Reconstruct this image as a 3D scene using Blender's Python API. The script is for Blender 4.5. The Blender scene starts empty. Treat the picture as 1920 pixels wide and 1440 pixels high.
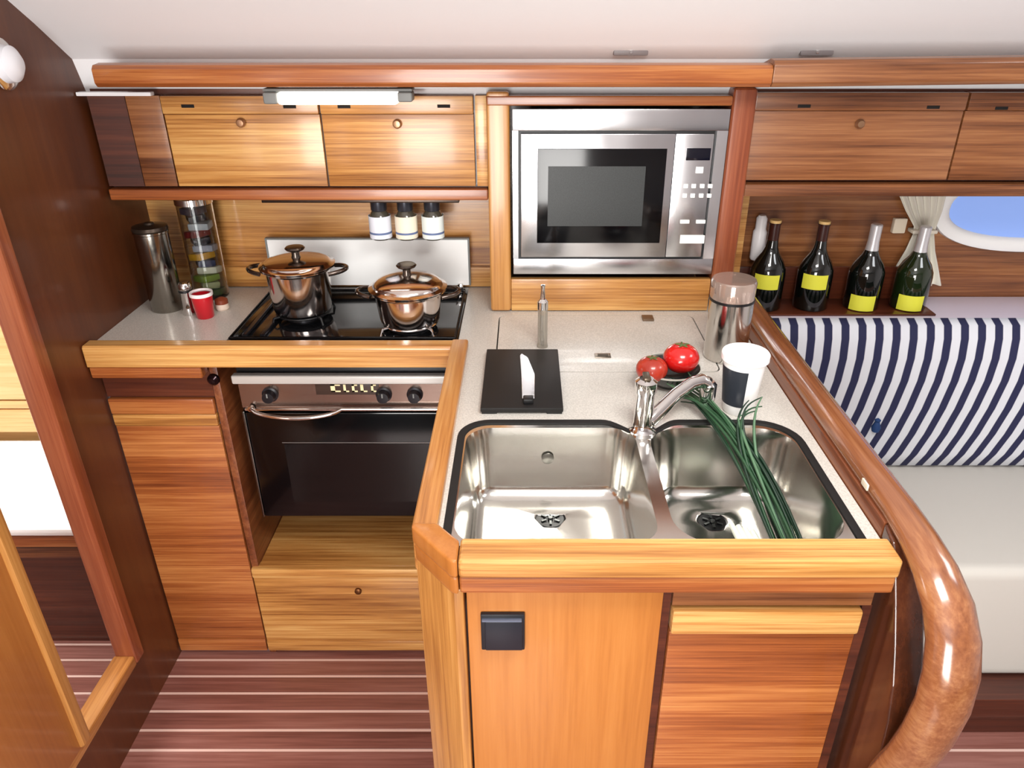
import bpy, bmesh, math, random
from mathutils import Vector, Matrix
random.seed(7)
S = bpy.context.scene
COL = S.collection
PI = math.pi
# ------------------------------------------------------------------ camera
F = 1397.0; CX = 985.0; CY = 720.0
TH = math.atan(0.5154)
CAMZ = 1.60
cd = bpy.data.cameras.new('camera'); cam = bpy.data.objects.new('camera', cd); COL.objects.link(cam)
cam.location = (0, 0, CAMZ); cam.rotation_euler = (PI/2 - TH, 0, 0)
cd.sensor_width = 36; cd.lens = F/1920*36; cd.shift_x = (960-CX)/1920; cd.clip_start = 0.02
S.camera = cam
CT, ST = math.cos(TH), math.sin(TH)
def at(px, py, X=None, Y=None, Z=None):
    a = (px-CX)/F; v = (CY-py)/F
    d = Vector((a, CT+v*ST, -ST+v*CT))
    t = X/d.x if X is not None else (Y/d.y if Y is not None else (Z-CAMZ)/d.z)
    return Vector((0, 0, CAMZ)) + d*t
# ------------------------------------------------------------------ world, lights, exposure
w = bpy.data.worlds.new('world'); S.world = w; w.use_nodes = True
w.node_tree.nodes['Background'].inputs[0].default_value = (0.85, 0.92, 1.0, 1)
w.node_tree.nodes['Background'].inputs[1].default_value = 0.9
def area(name, loc, rot, sx, sy, power, col=(1, 1, 1)):
    l = bpy.data.lights.new(name, 'AREA'); l.shape = 'RECTANGLE'; l.size = sx; l.size_y = sy
    l.energy = power; l.color = col
    o = bpy.data.objects.new(name, l); COL.objects.link(o); o.location = loc; o.rotation_euler = rot
    return o
area('deck_hatch_light', (0.30, 0.55, 1.915), (math.radians(8), 0, 0), 0.50, 0.50, 18, (1, 0.98, 0.94))
area('front_fill_light', (-0.30, -1.25, 1.02), (math.radians(90), 0, math.radians(-8)), 0.9, 1.3, 54, (1, 0.98, 0.95))  # fill lamp added behind the camera, sized and placed to reflect in the microwave
area('saloon_area_light', (1.35, 1.0, 1.80), (0, 0, 0), 0.45, 0.45, 6, (0.94, 0.97, 1))  # area lamp on the settee side, facing down
area('aft_cabin_area_light', (-1.45, 1.35, 1.30), (0, 0, 0), 0.5, 0.5, 11, (1, 0.98, 0.95))  # area lamp in the cabin behind the doorway, facing down
S.view_settings.view_transform = 'Standard'; S.view_settings.look = 'None'
S.view_settings.gamma = 1; S.view_settings.use_curve_mapping = False
S.view_settings.exposure = 0.26
# ------------------------------------------------------------------ materials
def lin(c):
    return tuple((x/255/12.92 if x/255 <= 0.04045 else ((x/255+0.055)/1.055)**2.4) for x in c) + (1,)
def newmat(name):
    m = bpy.data.materials.new(name); m.use_nodes = True
    return m, m.node_tree.nodes, m.node_tree.links, m.node_tree.nodes['Principled BSDF']
def plain(name, rgb, rough=0.5, metal=0.0, coat=0.0, noise=0.0, nscale=200, bump=0.0, emit=None, es=1.0, trans=0.0, ior=1.45):
    m, N, L, b = newmat(name)
    b.inputs['Base Color'].default_value = lin(rgb); b.inputs['Roughness'].default_value = rough
    b.inputs['Metallic'].default_value = metal; b.inputs['Coat Weight'].default_value = coat
    b.inputs['Transmission Weight'].default_value = trans; b.inputs['IOR'].default_value = ior
    if noise or bump:
        tc = N.new('ShaderNodeTexCoord'); n = N.new('ShaderNodeTexNoise'); n.inputs['Scale'].default_value = nscale
        n.inputs['Detail'].default_value = 3; L.new(tc.outputs['Object'], n.inputs['Vector'])
        if noise:
            r = N.new('ShaderNodeValToRGB'); r.color_ramp.elements[0].position = 0.35; r.color_ramp.elements[1].position = 0.65
            c = lin(rgb); r.color_ramp.elements[0].color = tuple(x*(1-noise) for x in c[:3])+(1,)
            r.color_ramp.elements[1].color = tuple(min(1, x*(1+noise*0.5)) for x in c[:3])+(1,)
            L.new(n.outputs['Fac'], r.inputs['Fac']); L.new(r.outputs['Color'], b.inputs['Base Color'])
        if bump:
            bp = N.new('ShaderNodeBump'); bp.inputs['Strength'].default_value = bump; bp.inputs['Distance'].default_value = 0.002
            L.new(n.outputs['Fac'], bp.inputs['Height']); L.new(bp.outputs['Normal'], b.inputs['Normal'])
    if emit:
        b.inputs['Emission Color'].default_value = lin(emit); b.inputs['Emission Strength'].default_value = es
    return m
def wood(name, dark, mid, light, axis=0, across=55, rough=0.32, coat=0.35, contrast=1.0, stripe=0.0):
    m, N, L, b = newmat(name)
    tc = N.new('ShaderNodeTexCoord'); oi = N.new('ShaderNodeObjectInfo')
    mul = N.new('ShaderNodeMath'); mul.operation = 'MULTIPLY'; mul.inputs[1].default_value = 7.3
    L.new(oi.outputs['Random'], mul.inputs[0])
    add = N.new('ShaderNodeVectorMath'); add.operation = 'ADD'
    L.new(tc.outputs['Object'], add.inputs[0]); L.new(mul.outputs[0], add.inputs[1])
    def nz(al, ac, det=5, ro=0.6, dist=0.0):
        mp = N.new('ShaderNodeMapping'); s = [ac, ac, ac]; s[axis] = al
        mp.inputs['Scale'].default_value = s; L.new(add.outputs[0], mp.inputs['Vector'])
        n = N.new('ShaderNodeTexNoise'); n.inputs['Scale'].default_value = 1; n.inputs['Detail'].default_value = det
        n.inputs['Roughness'].default_value = ro; n.inputs['Distortion'].default_value = dist
        L.new(mp.outputs[0], n.inputs['Vector']); return n
    a = nz(1.3, across*1.15, 6, 0.72, 0.15); c = nz(1.0, across*0.18, 3, 0.5, 0.5); d = nz(5, across*4, 3, 0.6)
    m1 = N.new('ShaderNodeMath'); m1.operation = 'MULTIPLY_ADD'; m1.inputs[1].default_value = 0.55*contrast
    L.new(a.outputs['Fac'], m1.inputs[0])
    m2 = N.new('ShaderNodeMath'); m2.operation = 'MULTIPLY_ADD'; m2.inputs[1].default_value = 0.55*contrast
    L.new(c.outputs['Fac'], m2.inputs[0]); m2.inputs[2].default_value = 0.5-0.72*contrast
    L.new(m2.outputs[0], m1.inputs[2])
    m3 = N.new('ShaderNodeMath'); m3.operation = 'MULTIPLY_ADD'; m3.inputs[1].default_value = 0.34*contrast
    L.new(d.outputs['Fac'], m3.inputs[0]); L.new(m1.outputs[0], m3.inputs[2])
    r = N.new('ShaderNodeValToRGB'); e = r.color_ramp.elements
    e[0].position = 0.30; e[0].color = lin(dark); e[1].position = 0.72; e[1].color = lin(light)
    x = e.new(0.5); x.color = lin(mid)
    L.new(m3.outputs[0], r.inputs['Fac']); L.new(r.outputs['Color'], b.inputs['Base Color'])
    b.inputs['Roughness'].default_value = rough; b.inputs['Coat Weight'].default_value = coat
    b.inputs['Coat Roughness'].default_value = 0.12
    bp = N.new('ShaderNodeBump'); bp.inputs['Strength'].default_value = 0.12; bp.inputs['Distance'].default_value = 0.001
    L.new(a.outputs['Fac'], bp.inputs['Height']); L.new(bp.outputs['Normal'], b.inputs['Normal'])
    return m
GX = wood('golden_teak_x', (124, 72, 28), (184, 128, 66), (222, 176, 108), 0, 70, contrast=1.25)
GY = wood('golden_teak_y', (118, 66, 28), (178, 118, 60), (212, 158, 94), 1, 55)
GZ = wood('golden_teak_z', (136, 82, 36), (184, 128, 66), (212, 160, 96), 2, 55)
OX = wood('orange_teak_x', (100, 46, 20), (152, 84, 40), (196, 130, 72), 0, 75, contrast=1.1)
OZ = wood('orange_teak_z', (150, 86, 34), (176, 110, 50), (192, 128, 66), 2, 40, contrast=0.7)
RX = wood('red_teak_x', (80, 42, 20), (130, 80, 46), (166, 114, 72), 0, 60, contrast=1.2)
RY = wood('red_teak_y', (72, 34, 18), (116, 62, 34), (150, 94, 56), 1, 50)
RZ = wood('red_teak_z', (98, 42, 22), (132, 66, 38), (160, 92, 58), 2, 50)
DX = wood('deep_red_teak_x', (44, 18, 10), (74, 32, 18), (104, 52, 30), 0, 60)
DZ = wood('dark_mahogany_z', (70, 33, 15), (88, 44, 20), (106, 58, 28), 2, 14, rough=0.38, coat=0.15, contrast=0.8)
PX = wood('pale_panel_x', (196, 146, 88), (220, 176, 118), (236, 200, 146), 0, 40)
FX = wood('floor_teak_x', (96, 54, 46), (134, 84, 74), (166, 116, 106), 0, 45, rough=0.3)
HOL = plain('floor_holly', (222, 188, 176), 0.35)
WHITE = plain('white_liner', (238, 238, 240), 0.5, bump=0.1, nscale=60)
CORIAN = plain('speckled_worktop', (206, 202, 194), 0.28, coat=0.2, noise=0.16, nscale=330)
def steel(name, rgb, rough, brushed=None):
    m, N, L, b = newmat(name)
    b.inputs['Base Color'].default_value = lin(rgb); b.inputs['Metallic'].default_value = 1
    tc = N.new('ShaderNodeTexCoord'); mp = N.new('ShaderNodeMapping')
    mp.inputs['Scale'].default_value = brushed or (120, 120, 120)
    n = N.new('ShaderNodeTexNoise'); n.inputs['Scale'].default_value = 1
    L.new(tc.outputs['Object'], mp.inputs[0]); L.new(mp.outputs[0], n.inputs['Vector'])
    mr = N.new('ShaderNodeMapRange'); mr.inputs['To Min'].default_value = rough*0.7; mr.inputs['To Max'].default_value = rough*1.3
    L.new(n.outputs['Fac'], mr.inputs['Value']); L.new(mr.outputs[0], b.inputs['Roughness'])
    return m
BRUSH = steel('brushed_steel', (214, 214, 216), 0.22, (14, 14, 0.5))
SINKM = steel('sink_steel', (214, 212, 206), 0.16, (8, 8, 8))
CHROME = steel('polished_chrome', (222, 220, 218), 0.07)
POTM = steel('pot_steel', (222, 212, 206), 0.12)
BLACK = plain('black_plastic', (16, 16, 18), 0.4)
GLOSSB = plain('black_glass', (5, 5, 7), 0.12)
RUB = plain('black_gasket', (20, 20, 20), 0.6)
GREY = plain('grey_plastic', (120, 122, 120), 0.5)
WPL = plain('white_enamel', (242, 243, 242), 0.55)
CREAM = plain('cream_plastic', (224, 212, 190), 0.45)
GLASS = plain('clear_glass', (255, 255, 255), 0.02, trans=1.0)
EDGE = plain('dark_gap', (14, 8, 6), 0.8)
# ------------------------------------------------------------------ mesh helpers
class MB:
    def __init__(s): s.bm = bmesh.new()
    def join(s, t):
        me = bpy.data.meshes.new('tmp'); t.to_mesh(me); t.free(); s.bm.from_mesh(me); bpy.data.meshes.remove(me); return s
    def box(s, x0, x1, y0, y1, z0, z1, bev=0.0, seg=2, M=None):
        t = bmesh.new(); bmesh.ops.create_cube(t, size=1)
        for v in t.verts:
            v.co = Vector(((x0+x1)/2+v.co.x*(x1-x0), (y0+y1)/2+v.co.y*(y1-y0), (z0+z1)/2+v.co.z*(z1-z0)))
        if bev: bmesh.ops.bevel(t, geom=t.edges[:], offset=bev, segments=seg, affect='EDGES', profile=0.6)
        if M: t.transform(M)
        return s.join(t)
    def tube(s, pts, r, n=12, cap=True, closed=False, sx=1.0):
        pts = [Vector(p) for p in pts]; t = bmesh.new(); rings = []; m = len(pts); up = None
        for i, p in enumerate(pts):
            a = pts[(i-1) % m] if (closed or i) else p; b = pts[(i+1) % m] if (closed or i < m-1) else p
            d = (b-a).normalized()
            if up is None:
                up = Vector((0, 0, 1)) if abs(d.z) < 0.9 else Vector((1, 0, 0))
            u = d.cross(up).normalized(); up = u.cross(d).normalized()
            rr = r[i] if isinstance(r, (list, tuple)) else r
            rings.append([t.verts.new(p+(u*math.cos(2*PI*k/n)*sx+up*math.sin(2*PI*k/n))*rr) for k in range(n)])
        R = m if closed else m-1
        for i in range(R):
            A, B = rings[i], rings[(i+1) % m]
            for k in range(n): t.faces.new((A[k], A[(k+1) % n], B[(k+1) % n], B[k]))
        if cap and not closed:
            t.faces.new(rings[0][::-1]); t.faces.new(rings[-1])
        bmesh.ops.recalc_face_normals(t, faces=t.faces[:])
        return s.join(t)
    def lathe(s, c, prof, n=32, M=None, cap=True):
        t = bmesh.new(); rings = []
        for r, z in prof:
            rings.append([t.verts.new((r*math.cos(2*PI*k/n), r*math.sin(2*PI*k/n), z)) for k in range(n)] if r > 1e-5 else [t.verts.new((0, 0, z))])
        for A, B in zip(rings, rings[1:]):
            for k in range(n):
                q = [A[k % len(A)], A[(k+1) % len(A)], B[(k+1) % len(B)], B[k % len(B)]]
                q = list(dict.fromkeys(q))
                if len(q) > 2: t.faces.new(q)
        if cap:
            for R in (rings[0], rings[-1]):
                if len(R) > 2: t.faces.new(R)
        bmesh.ops.recalc_face_normals(t, faces=t.faces[:])
        if M: t.transform(M)
        t.transform(Matrix.Translation(c)); return s.join(t)
    def prism(s, poly, axis, a0, a1, bev=0.0, seg=2):
        def mk(p, a):
            return (a, p[0], p[1]) if axis == 0 else ((p[0], a, p[1]) if axis == 1 else (p[0], p[1], a))
        t = bmesh.new(); A = [t.verts.new(mk(p, a0)) for p in poly]; B = [t.verts.new(mk(p, a1)) for p in poly]; n = len(poly)
        t.faces.new(A); t.faces.new(B[::-1])
        for k in range(n): t.faces.new((A[k], B[k], B[(k+1) % n], A[(k+1) % n]))
        bmesh.ops.recalc_face_normals(t, faces=t.faces[:])
        if bev: bmesh.ops.bevel(t, geom=t.edges[:], offset=bev, segments=seg, affect='EDGES', profile=0.6)
        return s.join(t)
    def plate(s, outer, holes, z0, z1):
        t = bmesh.new()
        for z in (z0, z1):
            es = []
            for lp in [outer]+holes:
                vs = [t.verts.new((p[0], p[1], z)) for p in lp]
                es += [t.edges.new((vs[i], vs[(i+1) % len(vs)])) for i in range(len(vs))]
            bmesh.ops.triangle_fill(t, edges=es, use_beauty=True)
        for lp in [outer]+holes:
            n = len(lp)
            for i in range(n):
                a, b = lp[i], lp[(i+1) % n]
                vs = [t.verts.new((a[0], a[1], z0)), t.verts.new((b[0], b[1], z0)), t.verts.new((b[0], b[1], z1)), t.verts.new((a[0], a[1], z1))]
                t.faces.new(vs)
        bmesh.ops.remove_doubles(t, verts=t.verts[:], dist=1e-5)
        bmesh.ops.recalc_face_normals(t, faces=t.faces[:])
        return s.join(t)
    def loft(s, rings, cap0=False, cap1=False):
        t = bmesh.new(); R = [[t.verts.new(p) for p in r] for r in rings]; n = len(R[0])
        for A, B in zip(R, R[1:]):
            for k in range(n): t.faces.new((A[k], A[(k+1) % n], B[(k+1) % n], B[k]))
        if cap0: t.faces.new(R[0])
        if cap1: t.faces.new(R[-1])
        bmesh.ops.recalc_face_normals(t, faces=t.faces[:])
        return s.join(t)
    def grid(s, f, nu, nv, thick=None):
        t = bmesh.new(); V = [[t.verts.new(f(i/nu, j/nv)) for j in range(nv+1)] for i in range(nu+1)]
        for i in range(nu):
            for j in range(nv): t.faces.new((V[i][j], V[i+1][j], V[i+1][j+1], V[i][j+1]))
        bmesh.ops.recalc_face_normals(t, faces=t.faces[:])
        if thick: bmesh.ops.solidify(t, geom=t.faces[:], thickness=thick)
        return s.join(t)
def rr(x0, x1, y0, y1, r, n=8):
    out = []
    for cx, cy, a in ((x1-r, y1-r, 0), (x0+r, y1-r, PI/2), (x0+r, y0+r, PI), (x1-r, y0+r, 1.5*PI)):
        for k in range(n+1): out.append((cx+r*math.cos(a+PI/2*k/n), cy+r*math.sin(a+PI/2*k/n)))
    return out
ROOT = {}
def thing(name, label, cat, loc, group=None):
    o = bpy.data.objects.new(name, None); COL.objects.link(o); o.location = loc; o.empty_display_size = 0.05
    o['label'] = label; o['category'] = cat
    if group: o['group'] = group
    ROOT[o.name] = Vector(loc); return o
def obj(name, mb, mat, parent=None, sharp=35, label=None):
    bm = mb.bm
    if parent is not None: org = ROOT[parent.name]
    else:
        xs = [v.co.x for v in bm.verts]; ys = [v.co.y for v in bm.verts]; zs = [v.co.z for v in bm.verts]
        org = Vector(((min(xs)+max(xs))/2, (min(ys)+max(ys))/2, min(zs)))
    bmesh.ops.translate(bm, verts=bm.verts[:], vec=-org)
    me = bpy.data.meshes.new(name); bm.to_mesh(me); bm.free()
    me.materials.append(mat)
    for p in me.polygons: p.use_smooth = True
    me.set_sharp_from_angle(angle=math.radians(sharp))
    o = bpy.data.objects.new(name, me); COL.objects.link(o)
    if parent is not None: o.parent = parent
    else: o.location = org
    ROOT[o.name] = org
    if label: o['label'] = label
    return o
def tag(o, label, cat, group=None):
    o['label'] = label; o['category'] = cat
    if group: o['group'] = group
    return o
def struct(name, mb, mat, label=None, parent=None):
    o = obj(name, mb, mat, parent)
    if parent is None: o['kind'] = 'structure'; o['category'] = name.split('_')[0]
    if label: o['label'] = label
    return o
def B(*a, **k): return MB().box(*a, **k)
def dup(root, delta):
    c = root.copy(); COL.objects.link(c); c.location = root.location+Vector(delta)
    for ch in list(root.children):
        d = ch.copy(); COL.objects.link(d); d.parent = c
        for g in list(ch.children):
            e = g.copy(); COL.objects.link(e); e.parent = d
    return c
# ================================================================== SETTING
XL = -0.95           # bulkhead face
YF = 1.49            # left cabinet front
ZC = 0.93            # worktop
fl = struct('floor', B(-2.3, 2.6, -1.6, 2.1, -0.05, -0.006), EDGE, 'cabin sole of red-brown boards with pale strips')
bmesh_board = None; stripm = None
y = -0.35; bi = 0
while y < 1.95:
    if bmesh_board is None:
        bo = obj('floor_board', B(-2.3, 2.6, y, y+0.0483, -0.006, 0.0, 0.0008, 1), FX, fl); bmesh_board = (bo, y)
        so = obj('floor_strip', B(-2.3, 2.6, y+0.048, y+0.0545, -0.006, 0.0002), HOL, fl)
    else:
        for src, nm in ((bo, 'floor_board'), (so, 'floor_strip')):
            c = src.copy(); COL.objects.link(c); c.parent = fl; c.location = (0, y-bmesh_board[1], 0)
    y += 0.055
# headliner: profile in YZ, extruded along X
prof = [(1.75, 1.395), (1.725, 1.415), (1.70, 1.49), (1.60, 1.56), (1.35, 1.72), (0.9, 1.90), (0.4, 1.96), (-1.6, 1.96)]
back = [(-1.6, 2.0), (0.4, 2.0), (0.95, 1.95), (1.40, 1.77), (1.65, 1.62), (1.80, 1.50), (1.82, 1.395)]
struct('ceiling', MB().prism(prof+back, 0, XL-0.04, 2.6), WHITE, 'white headliner curving down to the lockers')
struct('ceiling', MB().box(-2.3, XL-0.04, -1.6, 2.1, 1.75, 1.80), WHITE, 'white ceiling of the cabin behind the doorway')
# left bulkhead with doorway
wl = struct('wall_left', B(XL-0.035, XL, 1.335, 1.93, 0, 1.80), DZ, 'dark brown wooden bulkhead left of the galley')
struct('wall_left', B(XL-0.035, XL, -1.6, 1.335, 0, 0.165), DZ, 'low dark part of the bulkhead under the doorway')
jam = MB().prism([(1.298, 0.165), (1.298, 1.79), (1.336, 1.79), (1.336, 0.165)], 0, XL-0.042, XL+0.008, 0.006, 3)
struct('trim_1', jam, RZ, 'red-brown wooden jamb of the doorway')
struct('trim_2', B(XL-0.045, XL+0.006, 0.2, 1.30, 0.163, 0.192, 0.006, 3), GY, 'pale wooden raised sill of the doorway')
dl = struct('door_1', B(XL-0.02, XL+0.012, 0.42, 1.06, 0.194, 1.85, 0.004), OZ, 'orange wooden door leaf in the left foreground')
obj('door_edging', B(XL-0.028, XL+0.02, 1.045, 1.078, 0.194, 1.85, 0.010, 3), GZ, dl)
struct('wall_back', B(-2.3, 2.6, -1.66, -1.62, 0, 2.0), WHITE, 'white wall behind the viewpoint')
struct('wall_right', B(2.6, 2.64, -1.6, 2.1, 0, 2.0), WHITE, 'white hull side at the right')
struct('wall_far', B(XL, 0.56, 1.866, 1.90, 0.90, 1.50), GX, 'golden wood panel behind the stove')
struct('wall_far', B(0.46, 2.6, 1.95, 1.98, 0, 1.45), RX, 'red-brown wood panelling behind the wine bottles')
struct('trim_3', B(XL, -0.09, 1.852, 1.866, 0.932, 0.985, 0.003), GX, 'pale wooden upstand at the back of the worktop')
struct('wall_far', B(-2.3, XL-0.035, 1.93, 1.97, 0, 1.8), PX, 'pale wood panelling seen through the doorway')
struct('wall_left', B(-2.34, -2.3, -1.6, 2.1, 0, 2.0), WHITE, 'white side of the cabin behind the doorway')
# ------------------------------------------------------------------ cabin behind the doorway
bb = thing('berth', 'white-topped berth seen through the doorway at the left', 'berth', (-1.6, 1.7, 0))
obj('base_panel', B(-2.25, XL-0.04, 1.53, 1.55, 0.0, 0.33), DX, bb)
obj('edge_board', B(-2.25, XL-0.045, 1.495, 1.53, 0.325, 0.362, 0.006), RX, bb)
obj('edge_board', B(-2.25, XL-0.055, 1.485, 1.53, 0.368, 0.405, 0.008), OX, bb)
obj('mattress', B(-2.25, XL-0.06, 1.48, 1.90, 0.405, 0.435, 0.014, 3), plain('mattress_cloth', (246, 245, 242), 0.8, bump=0.2, nscale=90), bb)
lk = thing('cabin_locker', 'pale wooden lockers above the berth behind the doorway', 'locker', (-1.6, 1.915, 0.44))
obj('panel', B(-2.25, XL-0.04, 1.90, 1.925, 0.46, 0.535, 0.002), PX, lk)
obj('panel', B(-1.33, XL-0.04, 1.90, 1.925, 0.54, 0.565, 0.002), PX, lk)
obj('panel', B(-2.25, -1.335, 1.90, 1.925, 0.54, 0.565, 0.002), PX, lk)
obj('panel', B(-2.25, XL-0.04, 1.895, 1.925, 0.572, 1.25, 0.003), PX, lk)
# ------------------------------------------------------------------ left base cabinet
XD = -0.705   # door / niche edge
bc = thing('base_cabinet', 'wooden base cabinet with striped door, oven niche and drawer', 'cabinet', (-0.55, 1.65, 0))
obj('apron', B(XL+0.002, XD, YF, YF+0.02, 0.80, 0.93), DX, bc)
dr = obj('door', B(XL+0.004, XD-0.003, YF-0.004, YF+0.016, 0.055, 0.725, 0.0015), OX, bc)
obj('door_rail', B(XL+0.004, XD-0.003, YF-0.008, YF+0.016, 0.758, 0.797, 0.003), OX, dr)
obj('door_rail', B(XL+0.004, XD-0.003, YF-0.007, YF+0.016, 0.727, 0.757, 0.003), GX, dr)
obj('door_rail', B(XL+0.004, XD-0.003, YF-0.007, YF+0.016, 0.012, 0.054, 0.003), OX, dr)
obj('niche_side', B(XD, XD+0.018, YF, 1.86, 0.0, 0.90, 0.002), RY, bc)
obj('niche_side', B(-0.155, -0.137, YF, 1.86, 0.0, 0.90, 0.002), RY, bc)
obj('niche_back', B(XD+0.018, -0.155, 1.84, 1.86, 0.0, 0.88), DX, bc)
obj('niche_shelf', B(XD+0.019, -0.156, YF+0.001, 1.84, 0.285, 0.305, 0.002), GX, bc)
dw = obj('drawer', B(XD+0.001, -0.156, YF-0.006, YF+0.014, 0.012, 0.272, 0.0025), GX, bc)
obj('drawer_lip', B(XD+0.001, -0.156, YF-0.012, YF+0.02, 0.274, 0.304, 0.005), GX, dw)
obj('drawer_rail', B(XD+0.001, -0.156, YF-0.009, YF+0.002, 0.014, 0.05, 0.003), GX, dw)
p = at(672, 1107, Y=YF-0.006)
obj('lock', MB().lathe(p, [(0, 0), (0.009, 0), (0.009, 0.006), (0.006, 0.008), (0, 0.008)], 16, Matrix.Rotation(PI/2, 4, 'X')), plain('lock_bronze', (110, 70, 40), 0.4, 0.8), dw)
# ------------------------------------------------------------------ worktop
SB = 1.158   # sink back
def sink_contour(off=0.0):
    x0, x1, y0, yb = -0.116-off, 0.476+off, 0.800-off, SB+off; r = 0.055+off; rf = 0.022+off; out = []
    for k in range(9): a = -PI/2-PI/2*k/8; out.append((x0+rf+rf*math.cos(a), y0+rf+rf*math.sin(a)))
    for k in range(9): a = PI-PI/2*k/8; out.append((x0+r+r*math.cos(a), yb-r+r*math.sin(a)))
    for k in range(0, 17):
        u = k/16; x = 0.135+0.14*u; out.append((x, yb-0.044*(0.5-0.5*math.cos(2*PI*u))**1.1))
    r2 = 0.075+off
    for k in range(9): a = PI/2-PI/2*k/8; out.append((x1-r2+r2*math.cos(a), yb-r2+r2*math.sin(a)))
    for k in range(9): a = -PI/2*k/8; out.append((x1-rf+rf*math.cos(a), y0+rf+rf*math.sin(a)))
    return out
wt = thing('worktop', 'L-shaped pale speckled worktop edged with a golden wooden fiddle', 'worktop', (0.0, 1.3, 0.89))
outer = [(XL+0.001, 1.475), (-0.142, 1.475), (-0.142, 0.832), (-0.124, 0.802), (-0.112, 0.79), (0.4965, 0.79), (0.4965, 1.864), (XL+0.001, 1.864)]
stove_hole = [(-0.662, 1.497), (-0.148, 1.497), (-0.148, 1.852), (-0.662, 1.852)]
lidc = [at(937, 604, Z=ZC), at(1292, 602, Z=ZC)]
lx0, lx1 = -0.060, 0.395; ly0 = at(1000, 697, Z=ZC).y; ly1 = 1.655
lid_hole = rr(lx0-0.003, lx1+0.003, ly0-0.003, ly1+0.003, 0.02, 4)
obj('slab', MB().plate(outer, [stove_hole, sink_contour(0.0015), lid_hole], ZC-0.03, ZC), CORIAN, wt, 30)
lid = obj('lid', MB().plate(rr(lx0, lx1, ly0, ly1, 0.018, 4), [], ZC-0.02, ZC+0.0005), CORIAN, wt, 30)
obj('lid_well', B(lx0-0.006, lx1+0.006, ly0-0.006, ly1+0.006, ZC-0.029, ZC-0.021), EDGE, wt)
p = at(1130, 668, Z=ZC)
obj('latch', B(p.x-0.017, p.x+0.017, p.y-0.010, p.y+0.010, ZC-0.001, ZC+0.003, 0.001), steel('latch_steel', (150, 140, 128), 0.3), lid, label='small grey metal flush latch')
obj('latch_ring', B(p.x-0.011, p.x+0.011, p.y-0.005, p.y+0.004, ZC+0.003, ZC+0.0045, 0.0006), plain('latch_dark', (80, 72, 62), 0.5), lid)
p = at(1214, 598, Z=ZC)
obj('hinge', B(p.x-0.013, p.x+0.013, p.y-0.016, p.y+0.012, ZC, ZC+0.006, 0.001), plain('hinge_bronze', (120, 98, 78), 0.4, 0.6), lid)
# fiddles
fd = MB()
fd.prism([(1.448, 0.893), (1.448, 0.938), (1.452, 0.9435), (1.482, 0.9435), (1.487, 0.938), (1.487, 0.893)], 0, XL+0.002, -0.150, 0.003, 3)
f1 = obj('fiddle', fd, GX, wt)
obj('fiddle_bead', B(XL+0.002, XD, 1.453, 1.487, 0.864, 0.8915, 0.005, 3), OX, wt)
obj('fiddle', B(-0.160, -0.124, 0.838, 1.487, 0.862, 0.9445, 0.006, 3), GY, wt)
# chamfered corner piece
cp = [(-0.160, 0.845), (-0.160, 0.836), (-0.100, 0.765), (-0.090, 0.7625), (-0.090, 0.806), (-0.124, 0.845)]
obj('fiddle_corner', MB().prism(cp, 2, 0.915, 0.9455, 0.005, 3), OZ, wt)
obj('fiddle_corner', MB().prism([(x+(0.002 if x < -0.15 else 0), y+0.002) for x, y in cp], 2, 0.884, 0.914, 0.005, 3), OZ, wt)
obj('fiddle', B(-0.089, 0.498, 0.762, 0.812, 0.9145, 0.9455, 0.007, 3), GX, wt)
obj('fiddle_bead', B(-0.089, 0.498, 0.767, 0.812, 0.884, 0.914, 0.006, 3), OX, wt)
# ------------------------------------------------------------------ island
YI = 0.785
isl = thing('island_cabinet', 'wooden island cabinet under the sinks with flat panel and striped door', 'cabinet', (0.17, 1.2, 0))
obj('corner_post', MB().prism([(-0.158, 0.86), (-0.158, 0.84), (-0.098, 0.776), (-0.085, 0.776), (-0.085, 0.86)], 2, 0.0, 0.884, 0.003), GZ, isl)
obj('side_panel', B(-0.158, -0.146, 0.86, 1.46, 0.0, 0.862), GX, isl)
pn = obj('panel', B(-0.082, 0.192, YI, YI+0.018, 0.0, 0.883, 0.002), OZ, isl, label='flat plain orange wood panel')
obj('stile', B(0.193, 0.205, YI+0.008, YI+0.018, 0.0, 0.884), DX, isl)
d2 = obj('door', B(0.206, 0.472, YI, YI+0.018, 0.0, 0.797, 0.002), OX, isl, label='door of horizontally striped wood')
obj('door_rail', B(0.206, 0.472, YI-0.008, YI+0.016, 0.799, 0.842, 0.004), GX, d2)
obj('apron', B(0.206, 0.485, YI+0.002, YI+0.018, 0.845, 0.884), RX, isl)
obj('end_stile', B(0.474, 0.488, YI+0.004, YI+0.018, 0.0, 0.844), DX, isl)
# socket
sk = thing('switch_plate', 'square black cover plate on the flat orange panel of the island', 'switch', at(942, 1180, Y=YI-0.006))
a, b = at(901, 1146, Y=YI), at(984, 1212, Y=YI)
obj('plate', B(a.x, b.x, YI-0.007, YI, b.z, a.z, 0.002), plain('plate_black', (26, 28, 34), 0.35), sk)
obj('flap', B(a.x+0.006, b.x-0.003, YI-0.011, YI-0.006, b.z+0.003, a.z-0.010, 0.002), plain('flap_black', (30, 32, 40), 0.3), sk)
obj('flap_hinge', B(a.x+0.002, b.x-0.004, YI-0.012, YI-0.006, a.z-0.0095, a.z-0.0065, 0.001), plain('hinge_grey', (90, 96, 112), 0.3), sk)
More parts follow.
